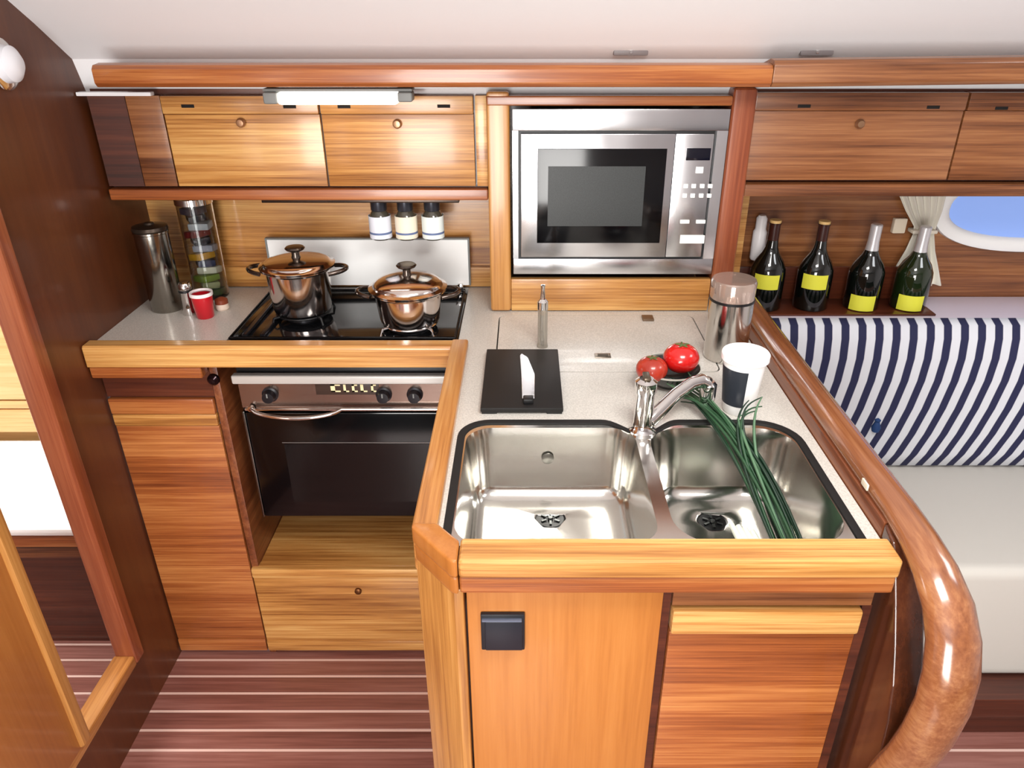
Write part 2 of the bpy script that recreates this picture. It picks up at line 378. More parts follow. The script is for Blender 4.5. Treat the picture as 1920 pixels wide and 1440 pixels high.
# ------------------------------------------------------------------ divider panel with grab rail
dv = thing('divider_panel', 'red-brown wooden divider with curved grab rail beside the sinks', 'divider', (0.515, 1.2, 0))
pp = [(1.70, 0), (1.70, 0.955), (0.83, 0.955), (0.800, 0.945), (0.780, 0.915), (0.756, 0.87), (0.732, 0.82), (0.712, 0.77), (0.698, 0.71), (0.690, 0.64), (0.69, 0)]
obj('panel', MB().prism([(1.70, 0), (1.70, 0.955), (0.832, 0.955), (0.832, 0)], 0, 0.4985, 0.540, 0.002), RY, dv)
pe = [(0.830, 0)]+[(0.830, 0.955)]+pp[3:]
obj('shaded_panel_end', MB().prism(pe, 0, 0.4985, 0.540, 0.004, 3), wood('panel_end_shade_wood', (44, 20, 10), (70, 34, 18), (96, 52, 28), 2, 40, rough=0.25, coat=0.6), dv, label='front end of the divider with a curved edge, shade put into its dark wood')  # front of the panel split off, its shadow put into the darker wood colour
path = [(0.5265, yy, 0.962) for yy in (1.70, 1.4, 1.1, 0.95)]
path += [(0.527, 0.85, 0.962), (0.527, 0.79, 0.958), (0.527, 0.74, 0.948), (0.528, 0.70, 0.928), (0.528, 0.672, 0.898), (0.528, 0.657, 0.86), (0.528, 0.652, 0.81), (0.527, 0.657, 0.75), (0.525, 0.668, 0.69), (0.523, 0.685, 0.63), (0.52, 0.695, 0.57), (0.52, 0.70, 0.50), (0.52, 0.703, 0.0)]
rad = [0.019]*4+[0.019, 0.020, 0.022, 0.024, 0.025, 0.026, 0.026, 0.026, 0.026, 0.026, 0.025, 0.024, 0.024]
obj('grab_rail', MB().tube(path, rad, 20, sx=1.32), wood('rail_wood', (98, 52, 30), (134, 82, 50), (168, 118, 78), 1, 40, rough=0.22, coat=0.8), dv, 60)
p = at(1622, 908, X=0.498)
obj('catch', B(0.4965, 0.4995, p.y-0.010, p.y+0.010, p.z-0.005, p.z+0.005, 0.001), CREAM, dv, label='small pale plate on the inner face')
# ------------------------------------------------------------------ sink
sk = thing('double_sink', 'stainless steel double sink set in the island worktop', 'sink', (0.17, 0.99, 0.79))
bowls = [(-0.092, 0.188, 0.838, 1.132, 0.055, (0.044, 1.050)), (0.226, 0.436, 0.838, 1.132, 0.055, (0.33, 1.035))]
bowls[0] = (-0.102, 0.190, 0.818, 1.134, 0.045, at(1032, 970, Z=0.79).to_2d())
bowls[1] = (0.213, 0.462, 0.818, 1.134, 0.062, at(1336, 976, Z=0.79).to_2d())
gas = MB().plate(sink_contour(0.001), [sink_contour(-0.011)], ZC-0.01, ZC+0.001)
obj('gasket', gas, RUB, sk)
obj('flange', MB().plate(sink_contour(-0.0115), [rr(b[0], b[1], b[2], b[3], b[4], 8) for b in bowls], ZC-0.004, ZC-0.0015), SINKM, sk)
for b in bowls:
    x0, x1, y0, y1, r, dc = b
    rings = []
    for ins, z in ((0, ZC-0.0016), (0.001, ZC-0.006), (0.004, ZC-0.02), (0.012, 0.815), (0.016, 0.805), (0.024, 0.797), (0.036, 0.7925), (0.05, 0.791)):
        rr_ = max(0.012, r-ins*0.6) if ins < 0.03 else r*0.7
        rings.append([(q[0], q[1], z) for q in rr(x0+ins, x1-ins, y0+ins, y1-ins, rr_, 8)])
    last = rings[-1]; n = len(last)
    angs = [math.atan2(q[1]-dc[1], q[0]-dc[0]) for q in last]
    for rad_, z in ((0.030, 0.7895), (0.026, 0.787)):
        rings.append([(dc[0]+rad_*math.cos(t), dc[1]+rad_*math.sin(t), z) for t in angs])
    obj('bowl', MB().loft(rings), SINKM, sk, 60)
    dn = obj('drain', MB().lathe((dc[0], dc[1], 0.7862), [(0.0, 0.0), (0.012, 0.0), (0.0125, 0.001), (0.0255, 0.0012), (0.0265, 0.0022), (0.0, -0.008)], 28, cap=False), plain('drain_black', (12, 12, 14), 0.3, 0.4), sk)
    dm = MB()
    for k in range(6):
        t = k*PI/3; dm.box(-0.002, 0.002, 0.008, 0.018, 0, 0.0015, M=Matrix.Translation((dc[0], dc[1], 0.788)) @ Matrix.Rotation(t, 4, 'Z'))
    dm.lathe((dc[0], dc[1], 0.788), [(0, 0), (0.005, 0), (0.004, 0.003), (0, 0.003)], 12)
    obj('strainer', dm, steel('strainer_steel', (90, 92, 92), 0.3), dn)
p = at(1025, 860, Y=1.118)
obj('overflow', MB().lathe((0.04, 1.1225, 0.872), [(0, 0), (0.011, 0), (0.011, 0.002), (0.008, 0.003), (0, 0.003)], 20, Matrix.Rotation(PI/2, 4, 'X')), steel('overflow_steel', (120, 118, 112), 0.4), sk)
# ------------------------------------------------------------------ faucet
p0 = at(1207, 792, Z=ZC)
fc = thing('faucet', 'chrome mixer tap standing between the two sink bowls', 'tap', (0.205, 1.122, ZC-0.002))
obj('body', MB().lathe((0.205, 1.124, ZC-0.0015), [(0, 0), (0.024, 0), (0.024, 0.004), (0.019, 0.010), (0.017, 0.02), (0.0165, 0.075), (0.019, 0.080), (0.019, 0.098), (0.012, 0.103), (0, 0.103)], 28), CHROME, fc)
sp = [(0.215, 1.122, ZC+0.020), (0.235, 1.135, ZC+0.033), (0.265, 1.16, ZC+0.050), (0.295, 1.18, ZC+0.062), (0.315, 1.187, ZC+0.065), (0.326, 1.188, ZC+0.058)]
obj('spout', MB().tube(sp, [0.014, 0.013, 0.012, 0.012, 0.013, 0.014], 16), CHROME, fc, 60)
obj('nozzle', MB().lathe((0.329, 1.188, ZC+0.022), [(0, 0), (0.013, 0), (0.015, 0.012), (0.015, 0.036), (0.010, 0.042), (0, 0.042)], 20), CHROME, fc)
obj('lever', MB().box(-0.006, 0.006, -0.014, 0.014, 0, 0.006, 0.0025, M=Matrix.Translation((0.205, 1.124, ZC+0.102))), plain('lever_brown', (92, 80, 66), 0.3, 0.6), fc)
# ------------------------------------------------------------------ microwave cabinet
YM = 1.683
mc = thing('microwave_cabinet', 'golden wood housing framing the built-in microwave above the worktop', 'cabinet', (0.17, 1.75, ZC))
xl0, xl1 = -0.083, -0.034
xr0 = 0.440; xr1 = 0.492
obj('post', B(xl0, xl1, YM-0.004, YM+0.03, ZC+0.002, 1.428, 0.008, 3), GZ, mc)
obj('post', B(xr0, xr1, YM-0.004, YM+0.18, ZC+0.031, 1.436, 0.010, 3), RZ, mc, label='red-brown right post')
obj('side_panel', B(xl0+0.004, xl0+0.02, YM+0.03, 1.864, ZC+0.002, 1.42), GX, mc)
obj('rail', B(xl1, xr0, YM, YM+0.02, ZC+0.002, 1.012, 0.003), GX, mc)
obj('rail', B(xl0, xr0, YM-0.006, YM+0.03, 1.400, 1.420, 0.005, 3), OX, mc)
obj('back_panel', B(xl1, xr0, 1.855, 1.864, ZC+0.002, 1.42), DX, mc)
obj('top_panel', B(xl1, xr0, YM+0.03, 1.855, 1.405, 1.418), DX, mc)
# ------------------------------------------------------------------ microwave
a = at(962, 206, Y=YM-0.008); b = at(1334, 515, Y=YM-0.008)
MX0, MX1, MZ0, MZ1 = -0.028, 0.4365, b.z+0.002, 1.394
YW = YM-0.010
mw = thing('microwave', 'built-in stainless steel microwave with black door window', 'microwave', ((MX0+MX1)/2, YM+0.1, MZ0))
g0, g1 = at(973, 247, Y=YW), at(1345, 484, Y=YW)
GX0, GX1, GZ0, GZ1 = MX0+0.014, MX1-0.026, g1.z, g0.z
fr = MB()
fr.box(MX0, MX1, YW, YM-0.0005, GZ1+0.002, MZ1, 0.0015); fr.box(MX0, MX1, YW, YM-0.0005, MZ0, GZ0-0.002, 0.0015)
fr.box(MX0, GX0-0.002, YW, YM-0.0005, GZ0-0.002, GZ1+0.002); fr.box(GX1+0.002, MX1, YW, YM-0.0005, GZ0-0.002, GZ1+0.002)
obj('frame', fr, BRUSH, mw)
obj('casing', B(GX0-0.002, GX1+0.002, YM-0.003, YM+0.15, GZ0-0.002, GZ1+0.002), BLACK, mw)
XS = at(1247, 360, Y=YW).x+0.012
dr = MB().box(GX0+0.004, XS, YW-0.004, YM-0.003, GZ0+0.004, GZ1-0.004, 0.0015)
mdoor = obj('door', dr, BRUSH, mw)
w0, w1 = at(1008, 279, Y=YW-0.006), at(1235, 456, Y=YW-0.006)
WX1 = 0.298
obj('window', B(w0.x, w1.x+0.002, YW-0.0055, YW-0.003, w1.z, w0.z, 0.001), GLOSSB, mdoor)
v0, v1 = at(1028, 312, Y=YW-0.006), at(1203, 424, Y=YW-0.006)
mesh_m = plain('mesh_grey', (40, 43, 43), 0.4, noise=0.25, nscale=420)
obj('mesh_screen', B(v0.x, v1.x, YW-0.0063, YW-0.0054, v1.z, v0.z), mesh_m, mdoor)
cpn = obj('control_panel', B(XS+0.001, GX1-0.004, YW-0.004, YM-0.003, GZ0+0.004, GZ1-0.004, 0.0015), BRUSH, mw)
q0, q1 = at(1288, 278, Y=YW-0.006), at(1344, 301, Y=YW-0.006)
q1.x = min(q1.x, GX1-0.008)
obj('display', B(q0.x, q1.x, YW-0.0055, YW-0.003, q1.z, q0.z, 0.0006), plain('display_black', (14, 14, 26), 0.1), cpn)
btn = plain('button_silver', (232, 232, 228), 0.35)
bt0 = None
def button(px, py, wd, hg, nm='button'):
    c = at(px, py, Y=YW-0.006)
    obj(nm, B(c.x-wd/2, c.x+wd/2, YW-0.0065, YW-0.003, c.z-hg/2, c.z+hg/2, 0.0008), btn, cpn)
button(1312, 319, 0.016, 0.014)
for py in (349, 367):
    for px in (1286, 1301, 1317, 1332):
        button(px-(2 if py == 367 else 0), py, 0.0095, 0.009)
for px in (1284, 1314): button(px, 416, 0.021, 0.008)
button(1298, 449, 0.056, 0.019)
# ------------------------------------------------------------------ upper lockers
YU = 1.70
ul = thing('wall_locker', 'left wall locker with two striped golden wood doors over the stove', 'locker', (-0.5, 1.78, 1.19))
zt = 1.418; zb = 1.226
def locker_door(root, x0, x1, zb, zt, y, mat, slots, knob):
    lip = zt-0.038
    d = obj('door', B(x0, x1, y, y+0.018, zb, lip, 0.0015), mat, root)
    obj('door_rail', B(x0, x1, y-0.006, y+0.018, lip+0.001, zt, 0.003), mat, d)
    for sx in slots:
        p = at(sx[0], sx[1], Y=y-0.006); obj('finger_slot', B(p.x-0.014, p.x+0.014, y-0.0068, y-0.004, p.z-0.0035, p.z+0.0035, 0.0012), EDGE, d)
    if knob:
        p = at(knob[0], knob[1], Y=y-0.004)
        obj('lock', MB().lathe(p, [(0, 0), (0.010, 0), (0.010, 0.004), (0.007, 0.009), (0, 0.010)], 18, Matrix.Rotation(PI/2, 4, 'X')), plain('lock_brass', (156, 120, 92), 0.3, 0.7), d)
xs = [at(318, 268, Y=YU).x, at(607, 268, Y=YU).x, at(891, 268, Y=YU).x]
obj('filler', B(-0.94, -0.86, YU+0.002, YU+0.018, zb, zt), DX, ul)
obj('filler', B(-0.858, xs[0]-0.002, YU, YU+0.018, zb, zt, 0.001), RX, ul)
locker_door(ul, xs[0]+0.001, xs[1]-0.002, zb, zt, YU, GX, [(352, 199), (543, 200)], (452, 230))
locker_door(ul, xs[1]+0.002, xs[2]-0.002, zb, zt, YU, GX, [(645, 200), (832, 199)], (745, 232))
obj('filler', B(xs[2]+0.002, xl0-0.001, YU, YU+0.018, zb, zt, 0.001), GX, ul)
obj('bottom_ledge', B(-0.94, xl0-0.001, YU-0.008, 1.865, 1.196, 1.221, 0.004, 3), OX, ul)
obj('carcass', B(-0.94, xl0-0.001, YU+0.02, 1.865, 1.221, 1.43), DX, ul)
ur = thing('wall_locker', 'right wall locker with two darker striped doors above the wine bottles', 'locker', (1.2, 1.78, 1.2))
zt2, zb2 = 1.425, 1.240
x_a = at(1436, 268, Y=YU).x; x_b = at(1797, 254, Y=YU).x
locker_door(ur, xr1+0.001, x_b-0.002, zb2, zt2, YU, RX, [(1508, 199), (1750, 201)], (1612, 232))
locker_door(ur, x_b+0.002, x_b+0.43, zb2, zt2, YU, RX, [(1878, 203)], None)
obj('bottom_ledge', B(xr1+0.001, 2.3, YU-0.010, 1.948, 1.205, 1.233, 0.004, 3), RX, ur)
obj('carcass', B(xr1+0.001, 2.3, YU+0.02, 1.948, 1.234, 1.43), DX, ur)
# cornice
cn = thing('cornice', 'long golden wood cornice under the white headliner', 'cornice', (0.5, 1.6, 1.44))
xa = at(184, 150, Y=1.585).x; xj = at(1443, 150, Y=1.585).x
obj('board', MB().prism([(1.575, 1.447), (1.568, 1.455), (1.568, 1.480), (1.576, 1.4875), (1.60, 1.49), (1.70, 1.475), (1.70, 1.437), (1.60, 1.445)], 0, xa, xj, 0.002), OX, cn)
t = MB().prism([(1.575, 1.447), (1.568, 1.455), (1.568, 1.488), (1.576, 1.496), (1.60, 1.498), (1.70, 1.475), (1.70, 1.437), (1.60, 1.445)], 0, xj+0.001, 2.2, 0.002)
for v in t.bm.verts:
    v.co.z += max(0, v.co.x-xj)*0.012
obj('board', t, RX, cn)
struct('trim_4', B(XL+0.002, -0.79, 1.676, 1.694, 1.4195, 1.4275, 0.002), WHITE, 'white lip of the liner under the end of the cornice')
# strip light
p0, p1 = at(498, 182, Y=1.62), at(775, 180, Y=1.62)
ll = thing('strip_light', 'slim lit strip lamp under the cornice', 'lamp', ((p0.x+p1.x)/2, 1.62, 1.415))
obj('housing', B(p0.x, p1.x, 1.606, 1.645, 1.4355, 1.4415, 0.002), GREY, ll)
obj('end_cap', B(p0.x, p0.x+0.028, 1.600, 1.64, 1.412, 1.435, 0.005, 3), GREY, ll)
obj('end_cap', B(p1.x-0.03, p1.x, 1.600, 1.64, 1.416, 1.435, 0.005, 3), GREY, ll)
obj('tube', B(p0.x+0.029, p1.x-0.031, 1.600, 1.638, 1.411, 1.4345, 0.006, 3), plain('lamp_glow', (255, 250, 240), 0.4, emit=(255, 250, 240), es=3.0), ll)
# ================================================================== STOVE
SX0, SX1 = -0.657, -0.152
SY0, SY1 = 1.505, 1.845
st = thing('gimballed_stove', 'steel gas stove with black glass oven door in the cabinet niche', 'stove', ((SX0+SX1)/2, 1.68, 0.45))
obj('body', B(SX0, SX1, SY0+0.012, SY1, 0.452, 0.915, 0.003), plain('oven_body', (40, 40, 42), 0.35, 0.6), st)
ct = obj('cooktop', B(SX0-0.002, SX1+0.002, SY0-0.004, SY1, 0.915, 0.926, 0.003), plain('hob_black', (26, 27, 30), 0.12, 0.5, 0.5), st)
obj('hob_rim', MB().tube([(SX0+0.004, SY0+0.004, 0.936), (SX1-0.004, SY0+0.004, 0.936), (SX1-0.004, SY1-0.03, 0.936), (SX0+0.004, SY1-0.03, 0.936)], 0.004, 8, closed=True), plain('rim_black', (18, 18, 20), 0.2, 0.7), st)
burn = []
for bx, by, br in ((-0.530, 1.665, 0.045), (-0.266, 1.60, 0.05)):
    burn.append(obj('burner', MB().lathe((bx, by, 0.926), [(0, 0), (br, 0), (br, 0.004), (br*0.7, 0.006), (br*0.65, 0.010), (0, 0.011)], 28), plain('burner_grey', (70, 70, 74), 0.3, 0.8), st))
    g = MB()
    for k in range(4):
        t_ = PI/4+k*PI/2
        g.tube([(bx+0.02*math.cos(t_), by+0.02*math.sin(t_), 0.9405), (bx+0.078*math.cos(t_), by+0.078*math.sin(t_), 0.9405), (bx+0.083*math.cos(t_), by+0.083*math.sin(t_), 0.926)], 0.0032, 8)
    g.tube([(bx+0.062*math.cos(k*PI/12), by+0.062*math.sin(k*PI/12), 0.9395) for k in range(24)], 0.0028, 8, closed=True)
    obj('pan_support', g, CHROME if br > 0.046 else BLACK, st)
for xx in (SX0+0.06, SX0+0.02):
    obj('pan_clamp', B(xx, xx+0.012, SY0+0.03, SY1-0.06, 0.926, 0.934, 0.003), plain('clamp_grey', (88, 88, 96), 0.2, 0.9), st)
for xx in (SX0+0.01, SX1-0.022):
    obj('lid_hinge', B(xx, xx+0.014, SY1-0.028, SY1-0.004, 0.926, 0.952, 0.003), CHROME, st)
p0, p1 = at(500, 448, Y=1.83), at(877, 448, Y=1.83)
ld = obj('lid', B(p0.x, p1.x, 1.826, 1.838, 0.945, p0.z, 0.003), WPL, st, label='raised white enamelled lid behind the pots')
obj('lid_edging', B(p0.x-0.004, p1.x+0.004, 1.8245, 1.8395, p0.z-0.001, p0.z+0.003, 0.001), GREY, ld)
obj('lid_edging', B(p1.x, p1.x+0.004, 1.8245, 1.8395, 0.945, p0.z, 0.001), GREY, ld)
obj('lid_edging', B(p0.x-0.004, p0.x, 1.8245, 1.8395, 0.945, p0.z, 0.001), GREY, ld)
# oven front
ZP1 = at(600, 700, Y=SY0).z; ZP0 = at(600, 764, Y=SY0).z
obj('top_bar', B(SX0-0.004, SX1, SY0-0.014, SY0+0.006, at(600, 716, Y=SY0).z, ZP1, 0.005, 3), plain('satin_bar', (206, 206, 202), 0.3, 0.35), st)
cpo = obj('control_panel', B(SX0+0.004, SX1, SY0, SY0+0.012, ZP0, at(600, 716, Y=SY0).z), steel('panel_steel', (150, 132, 122), 0.22, (4, 200, 200)), st)
for kx in (507, 720, 778):
    p = at(kx, 739, Y=SY0)
    kb = obj('knob', MB().lathe((p.x, SY0, p.z), [(0, 0), (0.0185, 0), (0.0185, 0.004), (0.0145, 0.006), (0.013, 0.022), (0, 0.023)], 24, Matrix.Rotation(PI/2, 4, 'X')), plain('knob_black', (18, 18, 24), 0.3), st)
    obj('knob_mark', B(p.x-0.0015, p.x+0.0015, SY0-0.0238, SY0-0.0228, p.z+0.002, p.z+0.012), GREY, kb)
q0, q1 = at(590, 718, Y=SY0-0.001), at(712, 742, Y=SY0-0.001)
pk = obj('lettering_plate', B(q0.x, q1.x, SY0-0.0015, SY0, q1.z+0.003, q0.z, 0.0004), plain('plate_brown', (58, 44, 38), 0.3), cpo)
lm = plain('pale_print', (226, 216, 170), 0.5)
for i, (x0, x1) in enumerate(((619, 639), (643, 655), (659, 671), (675, 689), (695, 706))):
    a, b = at(x0, 721, Y=SY0-0.002), at(x1, 735, Y=SY0-0.002)
    mk = MB(); mk.box(a.x, a.x+(b.x-a.x)*0.45, SY0-0.0022, SY0-0.0014, b.z, a.z)
    mk.box(a.x, b.x, SY0-0.0022, SY0-0.0014, b.z, b.z+0.0035)
    if i % 2 == 0: mk.box(a.x, b.x, SY0-0.0022, SY0-0.0014, a.z-0.0035, a.z)
    obj('print_mark', mk, lm, cpo)
zb_ = at(600, 775, Y=SY0).z
obj('lower_bar', B(SX0+0.01, SX1, SY0-0.006, SY0+0.004, ZP0-0.006, ZP0, 0.002), CHROME, st)
od = obj('oven_door', B(SX0+0.008, SX1, SY0-0.004, SY0+0.014, 0.455, ZP0-0.012, 0.004), GLOSSB, st)
obj('door_edging', B(SX0+0.003, SX0+0.008, SY0-0.006, SY0+0.012, 0.455, ZP0-0.008, 0.0015), steel('edge_steel', (120, 116, 112), 0.2), od)
zw = at(600, 828, Y=SY0).z
wx0 = at(530, 828, Y=SY0).x
ow = MB(); ow.box(wx0, SX1-0.012, SY0-0.0052, SY0-0.0035, zw-0.001, zw+0.001)
obj('window_line', ow, plain('line_grey', (120, 118, 116), 0.3, 0.6), od)
obj('oven_window', B(wx0+0.004, SX1-0.014, SY0-0.0047, SY0-0.0035, 0.50, zw-0.004), plain('oven_glass', (10, 8, 9), 0.10), od)
hz = at(600, 773, Y=SY0-0.03).z; hx0 = at(468, 772, Y=SY0-0.02).x; hx1 = at(640, 772, Y=SY0-0.02).x
hp = []
for k in range(17):
    u = k/16; hp.append((hx0+(hx1-hx0)*u, SY0-0.012-0.022*math.sin(PI*u)**0.6, hz-0.002-0.012*math.sin(PI*u)**0.6))
hp.append((SX1-0.004, SY0-0.012, hz-0.002))
obj('handle', MB().tube(hp, 0.0048, 10), CHROME, od, 60)
obj('handle_end', MB().lathe((hx0, SY0-0.004, hz-0.002), [(0, 0), (0.007, 0), (0.007, 0.010), (0, 0.011)], 14, Matrix.Rotation(PI/2, 4, 'X')), CHROME, od)
# pivot knob of the gimbal
p = at(400, 712, Y=YF-0.004)
gv = thing('gimbal_lock', 'round dark bolt at the top left corner of the oven niche', 'bolt', (p.x, YF-0.005, p.z-0.01))
obj('bolt_head', MB().lathe((p.x, YF-0.001, p.z), [(0, 0), (0.014, 0), (0.013, 0.006), (0.007, 0.012), (0, 0.013)], 20, Matrix.Rotation(PI/2, 4, 'X')), plain('bolt_dark', (40, 26, 30), 0.15, 0.7), gv)
# ================================================================== POTS
def pot(cx, cy, z0, r, h, lidw, label, domed):
    t = thing('cooking_pot', label, 'pot', (cx, cy, z0), 'steel cooking pots on the stove')
    obj('body', MB().lathe((cx, cy, z0), [(0, 0.001), (r*0.80, 0), (r*0.86, 0.003), (r*0.89, 0.012), (r*0.93, h*0.5), (r*0.96, h-0.008), (r*1.12, h), (r*1.12, h+0.002), (r*0.96, h+0.001), (r*0.86, 0.012), (0, 0.01)], 40), POTM, t, 40)
    lh = domed
    lidp = [(r*1.04, h+0.0025), (r*1.14, h+0.0045), (r*1.14, h+0.0065), (r*1.02, h+0.010)]
    for k in range(1, 8):
        a = k/8*PI/2; lidp.append((r*1.02*math.cos(a), h+0.010+lh*math.sin(a)))
    lidp.append((0, h+0.010+lh)); lidp.append((0, h+0.0035))
    ld = obj('lid', MB().lathe((cx, cy, z0), lidp, 40), POTM, t, 50)
    zk = h+0.010+lh-0.001
    obj('knob', MB().lathe((cx, cy, z0+zk), [(0, 0), (0.011, 0), (0.009, 0.006), (0.009, 0.014), (0.020, 0.019), (0.023, 0.023), (0.020, 0.026), (0, 0.028)], 28), plain('knob_steel', (92, 84, 78), 0.2, 0.9), ld)
    for s in (-1, 1):
        pts = []
        for k in range(11):
            a = -1.25+2.5*k/10
            pts.append((cx+s*(r*0.80+(lidw+0.008)*math.cos(a*0.98)), cy+0.036*math.sin(a)*1.0, z0+h-0.010+0.006*math.cos(a)))
        obj('handle', MB().tube(pts, 0.0052, 10), plain('handle_steel', (110, 100, 94), 0.15, 0.95), t, 60)
    return t
pot(-0.530, 1.665, 0.9437, 0.076, 0.106, 0.045, 'taller lidded steel pot on the left burner of the stove', 0.012)
pot(-0.266, 1.600, 0.9437, 0.078, 0.074, 0.045, 'shorter steel pot with domed lid on the right burner of the stove', 0.024)
# ================================================================== KNIFE RAIL AND JARS
p0, p1 = at(495, 373, Y=1.72), at(862, 373, Y=1.72)
kr = thing('jar_rail', 'dark metal rail under the left wall locker', 'rail', ((p0.x+p1.x)/2, 1.725, 1.188))
obj('bar', B(p0.x, p1.x, 1.700, 1.752, 1.1882, 1.1955, 0.002), plain('rail_dark', (60, 50, 44), 0.25, 0.8), kr)
labs = ['left one of the three labelled jars hanging over the white stove lid', 'middle one of the three labelled jars hanging over the white stove lid', 'right one of the three labelled jars hanging over the white stove lid']
for i, px in enumerate((712, 761, 811)):
    c = at(px, 410, Y=1.735)
    j = thing('spice_jar', labs[i], 'jar', (c.x, 1.735, 1.096), 'spice jars under the left wall locker')
    obj('glass', MB().lathe((c.x, 1.735, 1.096), [(0, 0), (0.022, 0), (0.0255, 0.004), (0.0255, 0.05), (0.020, 0.062), (0.016, 0.068), (0, 0.068)], 24), plain('jar_glass', (70, 66, 56), 0.08, coat=0.6), j)
    obj('lid', MB().lathe((c.x, 1.735, 1.1635), [(0, 0), (0.018, 0), (0.019, 0.003), (0.019, 0.022), (0.016, 0.0245), (0, 0.0245)], 24), plain('jar_lid', (52, 54, 62), 0.3, 0.5), j)
    lbm = MB()
    for za, zc_, in ((0.004, 0.014), (0.019, 0.056)):
        lbm.lathe((c.x, 1.735, 1.096), [(0.0258, za), (0.0262, za), (0.0262, zc_), (0.0258, zc_)], 24, cap=False)
    obj('paper_label', lbm, plain('jar_label', [(222, 226, 236), (236, 226, 204), (226, 234, 230)][i], 0.6), j)
    obj('label_band', MB().lathe((c.x, 1.735, 1.096), [(0.0258, 0.014), (0.0263, 0.014), (0.0263, 0.019), (0.0258, 0.019)], 24, cap=False), plain('jar_band', (96, 112, 150), 0.6), j)
# ================================================================== LEFT WORKTOP ITEMS
c = at(316, 578, Z=ZC)
t = thing('steel_canister', 'tall plain steel canister against the dark bulkhead', 'canister', (c.x, c.y, ZC))
obj('body', MB().lathe((c.x, c.y, ZC), [(0, 0), (0.036, 0), (0.038, 0.003), (0.038, 0.188), (0.0395, 0.190), (0.0395, 0.194), (0.036, 0.195), (0, 0.194)], 40), steel('canister_steel', (150, 146, 138), 0.16), t)
obj('lid', MB().lathe((c.x, c.y, ZC+0.1945), [(0, 0), (0.0385, 0), (0.040, 0.003), (0.038, 0.010), (0.012, 0.014), (0.010, 0.018), (0, 0.019)], 36), plain('canister_lid', (62, 52, 44), 0.3, 0.7), t)
c = at(404, 548, Z=ZC); c = Vector((c.x, 1.795, ZC))
t = thing('glass_jar', 'tall glass cylinder of coloured packets with steel edge', 'jar', tuple(c))
obj('glass', MB().lathe(c, [(0, 0), (0.040, 0), (0.042, 0.003), (0.042, 0.245), (0.039, 0.245), (0.039, 0.006), (0, 0.006)], 36), plain('dark_glass', (225, 228, 228), 0.03, trans=1.0), t)
obj('rim', MB().lathe(c, [(0.043, 0.236), (0.044, 0.236), (0.044, 0.250), (0.038, 0.250), (0.0385, 0.2455)], 36, cap=False), CHROME, t)
cols = [(60, 92, 40), (200, 205, 150), (150, 178, 66), (226, 224, 200), (34, 48, 84), (206, 150, 36), (150, 150, 164), (34, 32, 44), (120, 34, 34), (180, 184, 190), (28, 30, 40), (70, 60, 70)]
for i, cc in enumerate(cols):
    z = ZC+0.008+i*0.0185; a = i*2.1
    M = Matrix.Translation((c.x+0.006*math.cos(a), c.y+0.006*math.sin(a), z)) @ Matrix.Rotation(a, 4, 'Z') @ Matrix.Rotation(0.12*math.sin(i*1.7), 4, 'X')
    obj('packet', MB().box(-0.024, 0.024, -0.020, 0.020, 0.0, 0.0165, 0.004, M=M), plain('packet_%d' % i, cc, 0.35), t)
c = at(357, 588, Z=ZC)
t = thing('small_shaker', 'small slim chrome shaker left of the red cup', 'shaker', (c.x, c.y, ZC))
obj('body', MB().lathe((c.x, c.y, ZC), [(0, 0), (0.017, 0), (0.018, 0.003), (0.014, 0.02), (0.013, 0.055), (0.015, 0.062), (0.015, 0.072), (0.012, 0.078), (0, 0.080)], 28), CHROME, t)
obj('cap_ring', MB().lathe((c.x, c.y, ZC+0.056), [(0.0152, 0), (0.0162, 0.001), (0.0162, 0.005), (0.0152, 0.006)], 28, cap=False), BLACK, t)
c = at(386, 594, Z=ZC)
t = thing('red_cup', 'small red cup with a white rim on the left worktop', 'cup', (c.x, c.y, ZC))
obj('body', MB().lathe((c.x, c.y, ZC), [(0, 0), (0.018, 0), (0.020, 0.003), (0.0245, 0.056), (0.022, 0.056), (0.018, 0.006), (0, 0.005)], 32), plain('cup_red', (186, 20, 34), 0.3, coat=0.4), t)
obj('rim', MB().lathe((c.x, c.y, ZC+0.055), [(0.0235, 0), (0.0262, 0), (0.0262, 0.008), (0.0235, 0.008), (0.0215, 0.004)], 32, cap=False), plain('cup_white', (240, 232, 232), 0.4), t)
c = at(418, 580, Z=ZC)
t = thing('salt_pot', 'tiny cream and brown pot right of the red cup', 'pot', (c.x, c.y, ZC))
obj('body', MB().lathe((c.x, c.y, ZC), [(0, 0), (0.013, 0), (0.016, 0.004), (0.015, 0.016), (0, 0.016)], 24), plain('salt_cream', (226, 206, 190), 0.4), t)
obj('lid', MB().lathe((c.x, c.y, ZC+0.0162), [(0, 0), (0.0155, 0), (0.015, 0.010), (0.006, 0.015), (0, 0.016)], 24), plain('salt_brown', (128, 58, 36), 0.4), t)
